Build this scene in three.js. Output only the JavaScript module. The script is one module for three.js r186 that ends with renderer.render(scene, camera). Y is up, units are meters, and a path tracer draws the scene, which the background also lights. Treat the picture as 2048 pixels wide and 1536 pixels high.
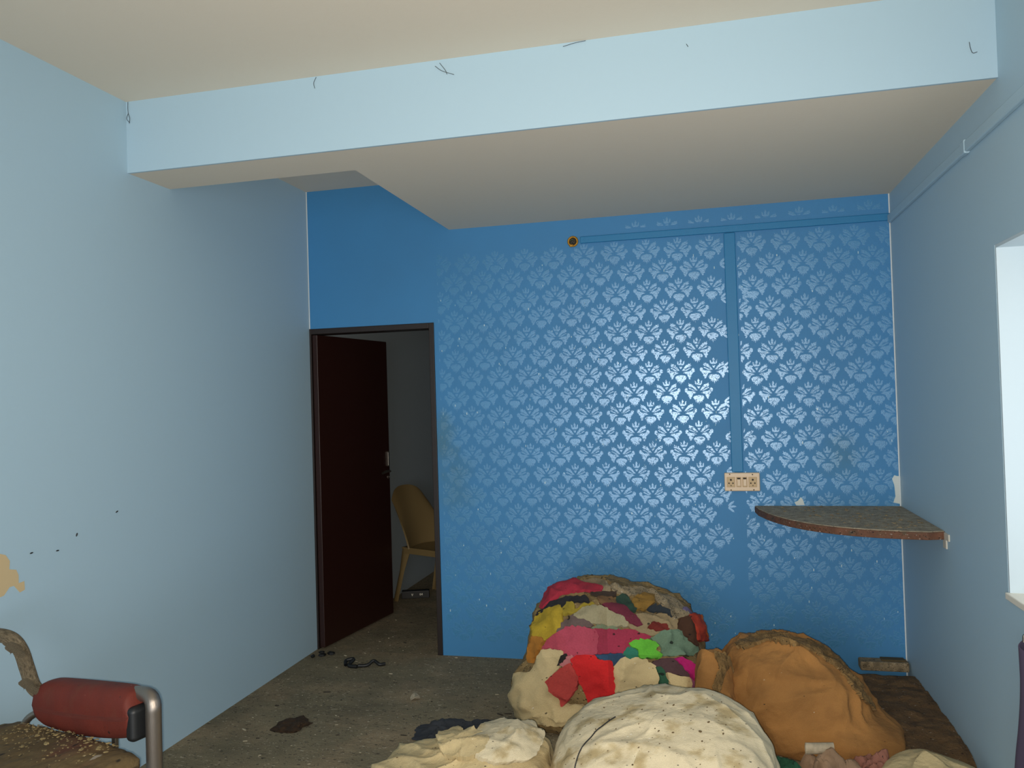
import * as THREE from 'three';
import { mergeGeometries, mergeVertices, toCreasedNormals } from 'three/addons/utils/BufferGeometryUtils.js';
import { RoundedBoxGeometry } from 'three/addons/geometries/RoundedBoxGeometry.js';
import { ImprovedNoise } from 'three/addons/math/ImprovedNoise.js';
import { TessellateModifier } from 'three/addons/modifiers/TessellateModifier.js';
import { RectAreaLightUniformsLib } from 'three/addons/lights/RectAreaLightUniformsLib.js';

// ------------------------------------------------------------------ camera, sky, lights, exposure
const scene = new THREE.Scene();
const EYE = new THREE.Vector3(2.4934, 1.5914, 4.7653);
const camera = new THREE.PerspectiveCamera(51.32, 2048 / 1536, 0.02, 60);
camera.position.copy(EYE);
camera.setRotationFromMatrix(new THREE.Matrix4().makeBasis(
  new THREE.Vector3(0.97186, -0.03012, -0.23363), new THREE.Vector3(0.03334, 0.9994, 0.00986), new THREE.Vector3(0.23319, -0.01737, 0.97227)));
scene.background = new THREE.Color().setRGB(0.78, 0.93, 1.0).multiplyScalar(0.7);   // overcast daylight outside the two openings

const renderer = new THREE.WebGLRenderer({ antialias: true });
renderer.toneMapping = THREE.LinearToneMapping;
renderer.toneMappingExposure = 1.0;
renderer.shadowMap.enabled = true;
RectAreaLightUniformsLib.init();

// room: left wall x = 0, back wall z = 0, floor y = 0
const XR = 3.524, H1 = 2.656, H2 = 2.979, ZB = 1.676, ZB2 = 1.381, XS = 0.974, ZR = 6.3, TH = 0.26;
const WIN = { z0: 1.575, z1: 3.0, y0: 0.826, y1: 2.088 };            // window in the right wall
const REAR = { x0: 0.95, x1: 2.75, y0: 0.0, y1: 2.3 };               // open doorway behind the photographer

function daylight(w, h, pos, look, power) {                          // daylight that comes in through an opening
  const l = new THREE.RectAreaLight(new THREE.Color().setRGB(0.91, 0.95, 1.0), power, w, h);
  l.position.set(...pos); l.lookAt(...look); l.name = 'daylight'; scene.add(l);
}
daylight(WIN.z1 - WIN.z0 - 0.1, WIN.y1 - WIN.y0 - 0.1, [XR + TH + 0.02, (WIN.y0 + WIN.y1) / 2, (WIN.z0 + WIN.z1) / 2], [0, (WIN.y0 + WIN.y1) / 2, (WIN.z0 + WIN.z1) / 2], 0.9);
daylight(REAR.x1 - REAR.x0 - 0.1, REAR.y1 - 0.1, [(REAR.x0 + REAR.x1) / 2, REAR.y1 / 2, ZR + TH + 0.02], [(REAR.x0 + REAR.x1) / 2, REAR.y1 / 2, 0], 6.1);

// ------------------------------------------------------------------ helpers
function rng(seed) { let a = seed >>> 0; return () => { a = (a + 0x6d2b79f5) | 0; let t = Math.imul(a ^ (a >>> 15), 1 | a); t = (t + Math.imul(t ^ (t >>> 7), 61 | t)) ^ t; return ((t ^ (t >>> 14)) >>> 0) / 4294967296; }; }
const PN = new ImprovedNoise();
const noise = (x, y, z = 0.37) => PN.noise(x + 31.4, y + 17.7, z + 5.1);
const fbm = (x, y, z, o = 4) => { let s = 0, a = 0.5; for (let i = 0; i < o; i++) { s += a * noise(x, y, z); x *= 2.03; y *= 2.03; z *= 2.03; a *= 0.5; } return s; };
const clamp = (v, a = 0, b = 1) => Math.min(b, Math.max(a, v));
const mix = (a, b, t) => a + (b - a) * t;
const smooth = (a, b, v) => { const t = clamp((v - a) / (b - a)); return t * t * (3 - 2 * t); };
const V = (x, y, z) => new THREE.Vector3(x, y, z);
const names = {};
function numbered(n) { if (names[n] === undefined) { names[n] = 0; return n; } names[n]++; return n + '_' + String(names[n]).padStart(3, '0'); }
function tag(o, label, category, group, kind) { o.userData = { label, category }; if (group) o.userData.group = group; if (kind) o.userData.kind = kind; return o; }
function mesh(name, geo, mat, parent = scene) {
  const m = new THREE.Mesh(geo, mat); m.name = parent === scene ? numbered(name) : name; m.castShadow = m.receiveShadow = true; parent.add(m); return m;
}
function thing(name, label, category, pos = [0, 0, 0], group, kind) {
  const o = new THREE.Group(); o.name = numbered(name); o.position.set(...pos); scene.add(o); tag(o, label, category, group, kind); o.userData.at = undefined; delete o.userData.at; return o;
}
const part = (name, geo, mat, parent, label) => {                    // geometry given in world coordinates, hung under a thing
  let p = parent; const off = V(0, 0, 0); while (p && p !== scene) { off.add(p.position); p = p.parent; }
  const m = mesh(name, geo.translate(-off.x, -off.y, -off.z), mat, parent); if (label) m.userData.label = label; return m;
};
function structure(name, geo, mat, parent = scene) { const m = mesh(name, geo, mat, parent); if (parent === scene) m.userData.kind = 'structure'; return m; }
function metreUV(g) {                                                // uv in metres, by the way each face points
  g = g.index ? g.toNonIndexed() : g; g.computeVertexNormals();
  const p = g.attributes.position, n = g.attributes.normal, uv = new Float32Array(p.count * 2);
  for (let i = 0; i < p.count; i++) {
    const ax = Math.abs(n.getX(i)), ay = Math.abs(n.getY(i)), az = Math.abs(n.getZ(i));
    if (ax >= ay && ax >= az) { uv[2 * i] = p.getZ(i); uv[2 * i + 1] = p.getY(i); } else if (ay >= az) { uv[2 * i] = p.getX(i); uv[2 * i + 1] = p.getZ(i); } else { uv[2 * i] = p.getX(i); uv[2 * i + 1] = p.getY(i); }
  }
  g.setAttribute('uv', new THREE.BufferAttribute(uv, 2)); return g;
}
const merged = (l) => mergeGeometries(l.map((g) => { const k = g.index ? g.toNonIndexed() : g; for (const a of Object.keys(k.attributes)) if (!/^(position|normal|uv)$/.test(a)) k.deleteAttribute(a); return k; }));
const box = (x0, x1, y0, y1, z0, z1) => new THREE.BoxGeometry(x1 - x0, y1 - y0, z1 - z0).translate((x0 + x1) / 2, (y0 + y1) / 2, (z0 + z1) / 2);
const rbox = (x0, x1, y0, y1, z0, z1, r = 0.004, s = 2) => new RoundedBoxGeometry(x1 - x0, y1 - y0, z1 - z0, s, r).translate((x0 + x1) / 2, (y0 + y1) / 2, (z0 + z1) / 2);
const boxes = (...l) => metreUV(merged(l.map((b) => box(...b))));
function tube(pts, r, seg = 40, rad = 10, closed = false) { return new THREE.TubeGeometry(new THREE.CatmullRomCurve3(pts.map((p) => V(...p)), closed, 'catmullrom', 0.5), seg, r, rad, closed); }
function bevelled(shape, depth, b = 0.002) { return new THREE.ExtrudeGeometry(shape, { depth, bevelEnabled: b > 0, bevelThickness: b, bevelSize: b, bevelSegments: 2, curveSegments: 10 }); }
function sheet(fn, nu, nv, th) {                                     // fn(u, v) -> Vector3 for u, v in 0..1, given a thickness along its normal
  const P = [], N = [], e = 1e-3;
  for (let j = 0; j <= nv; j++) for (let i = 0; i <= nu; i++) {
    const u = i / nu, v = j / nv, p = fn(u, v);
    const du = fn(Math.min(1, u + e), v).sub(fn(Math.max(0, u - e), v)), dv = fn(u, Math.min(1, v + e)).sub(fn(u, Math.max(0, v - e)));
    P.push(p); N.push(du.cross(dv).normalize());
  }
  const pos = [], idx = [], uv = [], n = (nu + 1) * (nv + 1);
  for (const s of [0.5, -0.5]) P.forEach((p, k) => { pos.push(p.x + N[k].x * th * s, p.y + N[k].y * th * s, p.z + N[k].z * th * s); uv.push((k % (nu + 1)) / nu, Math.floor(k / (nu + 1)) / nv); });
  const q = (a, b, c, d) => idx.push(a, b, d, b, c, d);
  for (let j = 0; j < nv; j++) for (let i = 0; i < nu; i++) { const a = j * (nu + 1) + i, b = a + 1, c = b + nu + 1, d = a + nu + 1; q(a, b, c, d); q(n + b, n + a, n + d, n + c); }
  for (let i = 0; i < nu; i++) { q(i + 1, i, n + i, n + i + 1); const t = nv * (nu + 1) + i; q(t, t + 1, n + t + 1, n + t); }
  for (let j = 0; j < nv; j++) { const a = j * (nu + 1), b = a + nu + 1; q(a, b, n + b, n + a); const c = a + nu, d = b + nu; q(d, c, n + c, n + d); }
  const g = new THREE.BufferGeometry(); g.setAttribute('position', new THREE.Float32BufferAttribute(pos, 3)); g.setAttribute('uv', new THREE.Float32BufferAttribute(uv, 2)); g.setIndex(idx);
  return toCreasedNormals(g, 0.7);
}

// ------------------------------------------------------------------ computed textures
function dataTex(w, h, fn, srgb = true) {                            // fn(x, y) -> [r, g, b] 0..255 in sRGB
  const d = new Uint8Array(w * h * 4);
  for (let y = 0; y < h; y++) for (let x = 0; x < w; x++) { const c = fn(x, y), k = 4 * (y * w + x); d[k] = clamp(c[0], 0, 255); d[k + 1] = clamp(c[1], 0, 255); d[k + 2] = clamp(c[2], 0, 255); d[k + 3] = 255; }
  const t = new THREE.DataTexture(d, w, h); t.wrapS = t.wrapT = THREE.RepeatWrapping; t.magFilter = THREE.LinearFilter; t.minFilter = THREE.LinearMipmapLinearFilter; t.generateMipmaps = true;
  if (srgb) t.colorSpace = THREE.SRGBColorSpace; t.needsUpdate = true; return t;
}
function canvasTex(c, srgb = true) { const t = new THREE.CanvasTexture(c); if (srgb) t.colorSpace = THREE.SRGBColorSpace; t.anisotropy = 8; return t; }
function scaled(t, s, s2 = s) { const c = t.clone(); c.repeat.set(s, s2); c.needsUpdate = true; return c; }
const plasterBump = dataTex(512, 512, (x, y) => { const v = 128 + 90 * fbm(x / 40, y / 40, 1, 4) + 26 * noise(x / 5, y / 5, 3); return [v, v, v]; }, false);
const fineBump = dataTex(512, 512, (x, y) => { const v = 128 + 110 * fbm(x / 22, y / 22, 4, 4) + 40 * noise(x / 3, y / 3, 8); return [v, v, v]; }, false);
function mottled(seed, [r, g, b], amp, blotch, dirt, specks, size = 512, scale = 60) {   // cloth, dirt and paint: base tone with blotches, stains of a second tone and grains
  const R = rng(seed), sp = [];
  for (let i = 0; i < specks; i++) sp.push([R() * size, R() * size, 0.6 + R() * R() * 3, R() < 0.7 ? -1 : 1]);
  const field = new Float32Array(size * size);
  for (const [cx, cy, rr, s] of sp) for (let y = Math.floor(cy - rr - 1); y <= cy + rr + 1; y++) for (let x = Math.floor(cx - rr * 1.6 - 1); x <= cx + rr * 1.6 + 1; x++) {
    const d = Math.hypot((x - cx) / 1.5, y - cy); if (d < rr) field[((y + size) % size) * size + ((x + size) % size)] = s * 0.75;
  }
  return dataTex(size, size, (x, y) => {
    const n = fbm(x / scale, y / scale, seed, 5), f = noise(x / 3.1, y / 3.1, seed + 4), k = smooth(0.02, 0.34, fbm(x / (scale * 0.8) + 9, y / (scale * 0.8), seed + 7, 5)) * blotch;
    let m = 1 + amp * (1.3 * n + 0.4 * f), c = [mix(r, dirt[0], k) * m, mix(g, dirt[1], k) * m, mix(b, dirt[2], k) * m];
    const s = field[y * size + x]; if (s) c = c.map((v) => (s < 0 ? v * (1 + s * 0.8) : mix(v, 225, s * 0.6)));
    return c;
  });
}
const std = (o) => new THREE.MeshStandardMaterial(o);
const paint = (hex, rough, bump = 0.0006) => std({ color: hex, roughness: rough, bumpMap: scaled(plasterBump, 1.6), bumpScale: bump });

// ------------------------------------------------------------------ materials
const M = {
  lightBlue: paint(0xaac6d6, 0.55), white: paint(0xc2d2da, 0.5), ceiling: paint(0xded3c1, 0.85, 0.001), hall: paint(0xa6b4bc, 0.7),
  bareStrip: std({ color: 0xd5dde0, roughness: 0.8 }), blue: std({ color: 0x217cb0, roughness: 0.5, bumpMap: scaled(plasterBump, 6), bumpScale: 0.0005 }),
  darkWood: std({ color: 0x2a120c, roughness: 0.42, bumpMap: scaled(fineBump, 1, 8), bumpScale: 0.0004 }), frameWood: std({ color: 0x1f1512, roughness: 0.5 }),
  steel: std({ color: 0x8d867c, roughness: 0.34, metalness: 0.9 }), chrome: std({ color: 0x8a8178, roughness: 0.36, metalness: 0.85, bumpMap: scaled(fineBump, 3), bumpScale: 0.0006 }),
  black: std({ color: 0x16181a, roughness: 0.5 }), ivory: std({ color: 0xdcc3a4, roughness: 0.4 }), ivoryDark: std({ color: 0xbfa276, roughness: 0.45 }), slot: std({ color: 0x241a12, roughness: 0.8 }),
  brass: std({ color: 0xc8923c, roughness: 0.35, metalness: 0.8, bumpMap: scaled(fineBump, 8), bumpScale: 0.001 }),
};
const T = {
  cream: mottled(3, [188, 170, 128], 0.14, 0.55, [154, 134, 94], 220, 1024, 260),
  white: mottled(5, [196, 184, 154], 0.12, 0.8, [152, 134, 94], 340, 1024, 130),
  brown: mottled(7, [158, 112, 60], 0.16, 0.5, [132, 92, 48], 80, 1024, 240),
  dust: mottled(9, [146, 130, 102], 0.3, 0.7, [104, 92, 70], 1800, 512, 70),
  cloth: mottled(11, [226, 222, 216], 0.16, 0.4, [190, 178, 160], 120, 512, 120),
  stone: mottled(13, [158, 147, 126], 0.25, 0.6, [128, 116, 98], 1500, 512, 60),
  soil: mottled(15, [104, 80, 52], 0.3, 0.6, [76, 58, 38], 700, 512, 90),
};
M.cream = std({ map: T.cream, roughness: 0.95, bumpMap: scaled(fineBump, 2), bumpScale: 0.004 });
M.sack = std({ map: T.white, roughness: 0.9, bumpMap: scaled(fineBump, 2), bumpScale: 0.0035 });
M.brown = std({ map: T.brown, roughness: 0.95, bumpMap: scaled(fineBump, 2), bumpScale: 0.004 });
M.dust = std({ map: scaled(T.dust, 3), roughness: 1, bumpMap: scaled(fineBump, 5), bumpScale: 0.008 });
M.crust = std({ map: scaled(T.dust, 3), color: 0xecd2a6, roughness: 1, bumpMap: scaled(fineBump, 5), bumpScale: 0.008 });
M.soil = std({ map: scaled(T.soil, 2), roughness: 1, bumpMap: scaled(fineBump, 4), bumpScale: 0.008 });
M.stone = std({ map: scaled(T.stone, 2.5), roughness: 1, bumpMap: scaled(fineBump, 5), bumpScale: 0.004 });
const clothMat = (hex) => std({ color: hex, map: T.cloth, roughness: 0.9, bumpMap: scaled(fineBump, 4), bumpScale: 0.002 });

// ------------------------------------------------------------------ the floor
const floorTex = (() => {
  const S = 1024, R = rng(21), f = new Float32Array(S * S);
  for (let i = 0; i < 5200; i++) {                                   // grains, chips and straw bits lying in the dust
    const cx = R() * S, cy = R() * S, a = R() * 0.5 - 0.25, l = 0.6 + R() * R() * R() * 9, w = 0.5 + R() * 1.1, s = R() < 0.5 ? 0.25 + R() * 0.6 : -(0.25 + R() * 0.6);
    for (let t = -l; t <= l; t += 0.5) for (let q = -w; q <= w; q += 0.5) { const x = Math.round(cx + t * Math.cos(a) - q * Math.sin(a)), y = Math.round(cy + t * Math.sin(a) + q * Math.cos(a)); f[((y + S) % S) * S + ((x + S) % S)] = s; }
  }
  return dataTex(S, S, (x, y) => {
    const n = fbm(x / 190, y / 190, 2, 5), g = noise(x / 2.3, y / 2.3, 6), h = fbm(x / 60, y / 26, 12, 4), s = f[y * S + x];
    const m = 1 + 0.2 * n + 0.16 * g + 0.14 * h, k = smooth(-0.1, 0.3, fbm(x / 240, y / 240, 30, 3));
    let c = [mix(118, 136, k) * m, mix(109, 121, k) * m, mix(86, 95, k) * m];
    return s > 0 ? c.map((v, i) => mix(v, [190, 180, 158][i], s)) : s < 0 ? c.map((v) => v * (1 + s * 0.75)) : c;
  });
})();
M.floor = std({ map: scaled(floorTex, 0.55), roughness: 1, bumpMap: scaled(fineBump, 3), bumpScale: 0.006 });
structure('floor', metreUV(box(-0.3, XR + 0.5, -0.2, 0, -3.7, ZR + 0.5)), M.floor);

// ------------------------------------------------------------------ back wall with its stencilled print
function motif(g, s, seed) {                                         // one damask palmette, about 2 units across, y down
  const R = rng(seed), P = (pts) => { g.beginPath(); pts.forEach(([x, y], i) => (i ? g.lineTo(x + (R() - 0.5) * 0.035, y + (R() - 0.5) * 0.035) : g.moveTo(x, y))); g.closePath(); g.fill(); };
  g.save(); g.scale(s, s);
  P([[0, -1], [0.09, -0.84], [0.05, -0.7], [0.14, -0.62], [0.17, -0.8], [0.27, -0.86], [0.25, -0.6], [0.14, -0.5], [0, -0.52], [-0.14, -0.5], [-0.25, -0.6], [-0.27, -0.86], [-0.17, -0.8], [-0.14, -0.62], [-0.05, -0.7], [-0.09, -0.84]]);
  P([[-0.13, -0.43], [0.13, -0.43], [0.03, -0.24], [-0.03, -0.24]]);
  for (const m of [1, -1]) {
    g.save(); g.scale(m, 1);
    P([[0.07, -0.1], [0.24, -0.36], [0.34, -0.46], [0.38, -0.56], [0.47, -0.55], [0.55, -0.64], [0.62, -0.6], [0.72, -0.7], [0.7, -0.54], [0.76, -0.5], [0.68, -0.42], [0.5, -0.3], [0.62, -0.44], [0.42, -0.3], [0.22, -0.12]]);
    P([[0.16, -0.06], [0.5, -0.26], [0.7, -0.36], [0.72, -0.28], [0.4, -0.1]]);
    P([[0.14, 0.06], [0.34, -0.06], [0.6, -0.08], [0.76, -0.14], [0.78, -0.28], [0.9, -0.32], [1.0, -0.22], [0.99, -0.04], [0.88, 0.0], [0.84, 0.12], [0.74, 0.18], [0.78, 0.3], [0.68, 0.38], [0.68, 0.52], [0.56, 0.5], [0.54, 0.38], [0.46, 0.28], [0.42, 0.16], [0.3, 0.1]]);
    g.restore();
  }
  P([[-0.42, 0.36], [-0.3, 0.24], [0, 0.2], [0.3, 0.24], [0.42, 0.36], [0.36, 0.52], [0.24, 0.6], [0.26, 0.76], [0.16, 0.64], [0.14, 0.82], [0.05, 0.68], [0, 0.94], [-0.05, 0.68], [-0.14, 0.82], [-0.16, 0.64], [-0.26, 0.76], [-0.24, 0.6], [-0.36, 0.52]]);
  g.restore();
}
function leafSpray(g, s) { for (const a of [-0.7, 0, 0.7]) { g.save(); g.rotate(a); g.beginPath(); g.ellipse(0.45 * s, 0, 0.38 * s, 0.11 * s, 0, 0, 7); g.fill(); g.restore(); } }
const backPrint = (() => {
  const W = 2048, H = 1732, px = W / XR, X = (x) => x * px, Y = (y) => H - (y / H2) * H;
  const mk = () => { const c = document.createElement('canvas'); c.width = W; c.height = H; return [c, c.getContext('2d')]; };
  const [cm, gm] = mk();                                             // stencil mask
  gm.fillStyle = '#000'; gm.fillRect(0, 0, W, H); gm.fillStyle = '#fff';
  const R = rng(77); let id = 1;
  const put = (x, y) => { gm.save(); gm.translate(X(x + (R() - 0.5) * 0.008), Y(y + (R() - 0.5) * 0.008)); gm.rotate((R() - 0.5) * 0.05); motif(gm, 0.080 * px, id++); gm.restore(); };
  gm.save(); gm.beginPath(); gm.rect(X(0.885), Y(2.5), X(2.626) - X(0.885), Y(0.1) - Y(2.5)); gm.clip();
  for (let r = 0; r < 20; r++) for (let k = 0; k < 11; k++) put(2.55 - (r % 2 ? 0.091 : 0) - k * 0.183, 2.427 - r * 0.1195);
  gm.restore();
  gm.save(); gm.beginPath(); gm.rect(X(2.703), Y(2.5), X(XR) - X(2.703), Y(0.1) - Y(2.5)); gm.clip();
  for (let r = 0; r < 19; r++) for (let k = -1; k < 5; k++) put(2.786 + (r % 2 ? 0.091 : 0) + k * 0.183, 2.425 - r * 0.1235);
  gm.restore();
  for (let r = 0; r < 8; r++) { gm.save(); gm.translate(X(2.6), Y(2.33 - r * 0.2)); leafSpray(gm, 0.06 * px); gm.restore(); if (r % 2) { gm.save(); gm.translate(X(2.72), Y(2.33 - r * 0.2)); leafSpray(gm, 0.06 * px); gm.restore(); } }
  gm.save(); gm.beginPath(); gm.rect(X(1.95), Y(2.63), X(XR) - X(1.95), Y(2.575) - Y(2.63)); gm.clip();
  for (let k = 0; k < 8; k++) put(2.13 + k * 0.183, 2.545 + (R() - 0.5) * 0.015); gm.restore();
  const mask = gm.getImageData(0, 0, W, H).data;
  const [cc, gc] = mk(), [cr, gr] = mk(), [cb, gb] = mk(), ic = gc.createImageData(W, H), ir = gr.createImageData(W, H), ib = gb.createImageData(W, H);
  for (let y = 0; y < H; y++) for (let x = 0; x < W; x++) {
    const k = 4 * (y * W + x), wx = x / px, wy = (1 - y / H) * H2, m = mask[k] / 255;
    const big = fbm(wx * 2.2, wy * 2.2, 2, 3), fine = noise(x / 2.7, y / 2.7, 5), mid = noise(x / 9, y / 9, 9);
    const wear = smooth(-0.5, -0.02, fine * 0.5 + mid * 0.55 + 0.12 * big);                       // the print has small gaps, as a stencilled coat has
    const s = m * wear, t = 1 + 0.05 * big + 0.02 * fine;
    let c = [mix(20, 58, s) * t, mix(122, 137, s) * t, mix(180, 188, s) * t];
    // hand grime by the door and on the right of the wall: blotched, with a grain
    const grime = (cx, cy, rx, ry) => clamp(1.15 - Math.hypot((wx - cx) / rx, (wy - cy) / ry) + 0.9 * fbm(wx * 9, wy * 9, 14, 4)) * (0.65 + 0.7 * fine);
    const gk = clamp(0.55 * grime(0.9, 1.32, 0.085, 0.2) + 0.3 * grime(0.96, 1.05, 0.15, 0.2) + 0.3 * grime(3.22, 1.2, 0.13, 0.12), 0, 0.8);
    c = [mix(c[0], 70, gk), mix(c[1], 98, gk), mix(c[2], 96, gk)];
    ic.data[k] = c[0]; ic.data[k + 1] = c[1]; ic.data[k + 2] = c[2]; ic.data[k + 3] = 255;
    ir.data[k] = 0; ir.data[k + 1] = mix(190, 83 + 22 * mid, s); ir.data[k + 2] = 40 * s; ir.data[k + 3] = 255;
    const bv = 118 + 40 * s + 26 * big + s * 40 * fine + 8 * fine; ib.data[k] = ib.data[k + 1] = ib.data[k + 2] = bv; ib.data[k + 3] = 255;
  }
  gc.putImageData(ic, 0, 0); gr.putImageData(ir, 0, 0); gb.putImageData(ib, 0, 0);
  const flake = (g, style, pts) => { g.fillStyle = style; g.beginPath(); pts.forEach(([x, y], i) => (i ? g.lineTo(X(x), Y(y)) : g.moveTo(X(x), Y(y)))); g.closePath(); g.fill(); };
  for (const [g, st] of [[gc, '#cfd8d6'], [gr, '#00e000']]) {                                 // paint flaked down to the white putty
    flake(g, st, [[3.505, 1.1], [3.49, 1.105], [3.478, 1.085], [3.488, 1.05], [3.492, 0.99], [3.48, 0.955], [3.522, 0.945], [3.522, 1.1]]);
    flake(g, st, [[2.965, 0.955], [2.985, 0.965], [3.0, 0.985], [3.012, 0.97], [3.02, 0.94], [2.975, 0.938]]);
  }
  const tick = rng(5); gc.fillStyle = '#c7d6dd';                                              // nicks where the print has chipped
  for (let i = 0; i < 170; i++) { const x = 0.9 + tick() * 2.6, y = 0.18 + tick() * 2.25; gc.fillRect(X(x), Y(y), 1.5 + tick() * 1.8, 2 + tick() * 7); }
  return { map: canvasTex(cc), rm: canvasTex(cr, false), bump: canvasTex(cb, false) };
})();
M.back = new THREE.MeshPhysicalMaterial({ ior: 2.0, map: backPrint.map, roughnessMap: backPrint.rm, metalnessMap: backPrint.rm, roughness: 1, metalness: 1, bumpMap: backPrint.bump, bumpScale: 0.0012 });
const DX = 0.8575, DH = 2.08;
{
  const g = merged([box(-0.2, 0, 0, H2, -0.13, 0), box(0, DX, DH, H2, -0.13, 0), box(DX, XR, 0, H2, -0.13, 0), box(XR, XR + TH, 0, H2, -0.13, 0)]), p = g.attributes.position, uv = g.attributes.uv;
  for (let i = 0; i < p.count; i++) uv.setXY(i, clamp(p.getX(i) / XR, 0.001, 0.999), clamp(p.getY(i) / H2, 0.001, 0.999));
  structure('wall_back', g, M.back);
}
structure('trim_1', rbox(0.001, 0.008, DH, H2, 0.0, 0.004, 0.0015), M.bareStrip).userData.label = 'thin white unpainted edge beside the left corner';
structure('trim_2', rbox(XR - 0.008, XR - 0.001, 0.01, H1, 0.0, 0.004, 0.0015), M.bareStrip).userData.label = 'thin white unpainted edge down the right corner';

// ------------------------------------------------------------------ side walls, ceilings, beam
const wallLeft = structure('wall_left', boxes([-0.2, 0, 0, H2, 0, ZR + TH]), M.lightBlue);
structure('wall_right', boxes([XR, XR + TH, 0, WIN.y0, 0, ZR + TH], [XR, XR + TH, WIN.y1, H2, 0, ZR + TH], [XR, XR + TH, WIN.y0, WIN.y1, 0, WIN.z0], [XR, XR + TH, WIN.y0, WIN.y1, WIN.z1, ZR + TH]), M.lightBlue);
structure('wall_rear', boxes([0, REAR.x0, 0, H2, ZR, ZR + TH], [REAR.x1, XR, 0, H2, ZR, ZR + TH], [REAR.x0, REAR.x1, REAR.y1, H2, ZR, ZR + TH]), M.lightBlue);
structure('ceiling', boxes([-0.2, XR + TH, H2, H2 + 0.15, -0.13, ZR + TH]), M.ceiling);
{
  const sh = new THREE.Shape(); [[0, ZB2], [0, ZB - 0.012], [XR, ZB - 0.012], [XR, 0], [XS, 0], [XS, ZB2]].forEach(([x, z], i) => (i ? sh.lineTo(x, -z) : sh.moveTo(x, -z))); sh.closePath();
  const g = metreUV(new THREE.ExtrudeGeometry(sh, { depth: H2 - H1, bevelEnabled: false }).rotateX(-Math.PI / 2).translate(0, H1, 0));
  const beam = structure('ceiling_beam', g, M.ceiling); beam.name = 'ceiling_2';
  structure('beam_face', boxes([0, XR, H1, H2, ZB - 0.012, ZB]), M.lightBlue, beam);
}
// bare patch on the left wall, where a piece of paint came off
{
  const sh = new THREE.Shape();
  [[2.30, 0.925], [2.278, 0.93], [2.28, 0.962], [2.305, 0.96], [2.305, 0.99], [2.315, 1.012], [2.345, 1.02], [2.342, 1.05], [2.36, 1.075], [2.40, 1.09], [2.46, 1.08], [2.47, 0.94], [2.42, 0.925], [2.37, 0.93], [2.345, 0.955], [2.325, 0.955]].forEach(([z, y], i) => (i ? sh.lineTo(-z, y) : sh.moveTo(-z, y)));
  structure('bare_patch', bevelled(sh, 0.0015, 0).rotateY(Math.PI / 2), std({ color: 0xc9b48c, roughness: 0.95 }), wallLeft).userData.label = 'beige patch of bare plaster';
}
// the room beyond the door
structure('wall_hall_left', boxes([-0.2, -0.004, 0, H2, -3.5, -0.13]), M.hall);
structure('wall_hall_back', boxes([-0.2, 2.2, 0, H2, -3.7, -3.5]), M.hall);
structure('wall_hall_right', boxes([2.2, 2.4, 0, H2, -3.7, -0.13]), M.hall);
structure('ceiling_hall', boxes([-0.2, 2.4, H2, H2 + 0.15, -3.7, -0.13]), M.ceiling);

// ------------------------------------------------------------------ window recess in the right wall
{
  const w = thing('window_1', undefined, undefined, [XR, WIN.y0, WIN.z0]); w.userData = { kind: 'structure' };
  const { z0, z1, y0, y1 } = WIN, x1 = XR + TH;
  part('reveal', boxes([XR + 0.001, x1, y0 + 0.02, y1, z0, z0 + 0.012]), M.white, w);
  part('reveal', boxes([XR + 0.001, x1, y0 + 0.02, y1, z1 - 0.012, z1]), M.white, w);
  part('reveal', boxes([XR + 0.001, x1, y1 - 0.012, y1, z0 + 0.012, z1 - 0.012]), M.white, w);
  part('sill', rbox(XR - 0.012, x1, y0 - 0.004, y0 + 0.02, z0 + 0.001, z1 - 0.001, 0.004), paint(0xe6e2d4, 0.6), w);
  for (const [a, b, c, d] of [[y0 + 0.02, y1 - 0.012, z0 + 0.012, z0 + 0.05], [y0 + 0.02, y1 - 0.012, z1 - 0.05, z1 - 0.012], [y0 + 0.02, y0 + 0.06, z0 + 0.05, z1 - 0.05], [y1 - 0.05, y1 - 0.012, z0 + 0.05, z1 - 0.05]])
    part('frame', rbox(x1 - 0.06, x1 - 0.015, a, b, c, d, 0.004), M.frameWood, w);
}
// purple cloth hung under the window, at the edge of the picture
{
  const g = sheet((u, v) => V(XR - 0.03 - 0.02 * Math.sin(u * 19 + v) - 0.012 * Math.sin(u * 7), 0.74 - v * 0.52 - 0.03 * Math.sin(u * 5), 1.79 + u * 0.42 - 0.06 * v + 0.02 * Math.sin(v * 5)), 40, 24, 0.004);
  const t = thing('purple_curtain', 'dusky purple cloth hanging against the right wall below the window', 'cloth', [XR, 0.2, 1.9]);
  part('cloth', g, std({ color: 0x4c4258, roughness: 0.95 }), t);
  part('hook', tube([[XR - 0.001, 0.76, 1.8], [XR - 0.03, 0.76, 1.8], [XR - 0.034, 0.735, 1.8]], 0.004, 10, 6), M.steel, t);
}

// ------------------------------------------------------------------ cable trunking, all under the wall paint
function trunk(label, b, mat) { const t = mesh('cable_trunking', rbox(...b, 0.005, 3), mat); return tag(t, label, 'trunking'); }
trunk('long flat cable trunking painted blue, running across the top of the blue wall', [1.8, XR - 0.001, 2.506, 2.546, 0.0, 0.016], M.blue);
trunk('flat blue trunking running down the blue wall to the switchboard', [2.633, 2.696, 1.128, 2.504, 0.0, 0.011], M.blue);
const rt = thing('cable_trunking', 'pale blue trunking along the top of the right wall', 'trunking', [XR, 2.515, 1.5]);
part('casing', rbox(XR - 0.02, XR, 2.49, 2.535, 0.02, ZR - 0.2, 0.006, 3), M.lightBlue, rt);
part('joint', rbox(XR - 0.023, XR, 2.485, 2.54, 1.31, 1.36, 0.006, 3), M.lightBlue, rt, 'small joint cover');

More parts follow.
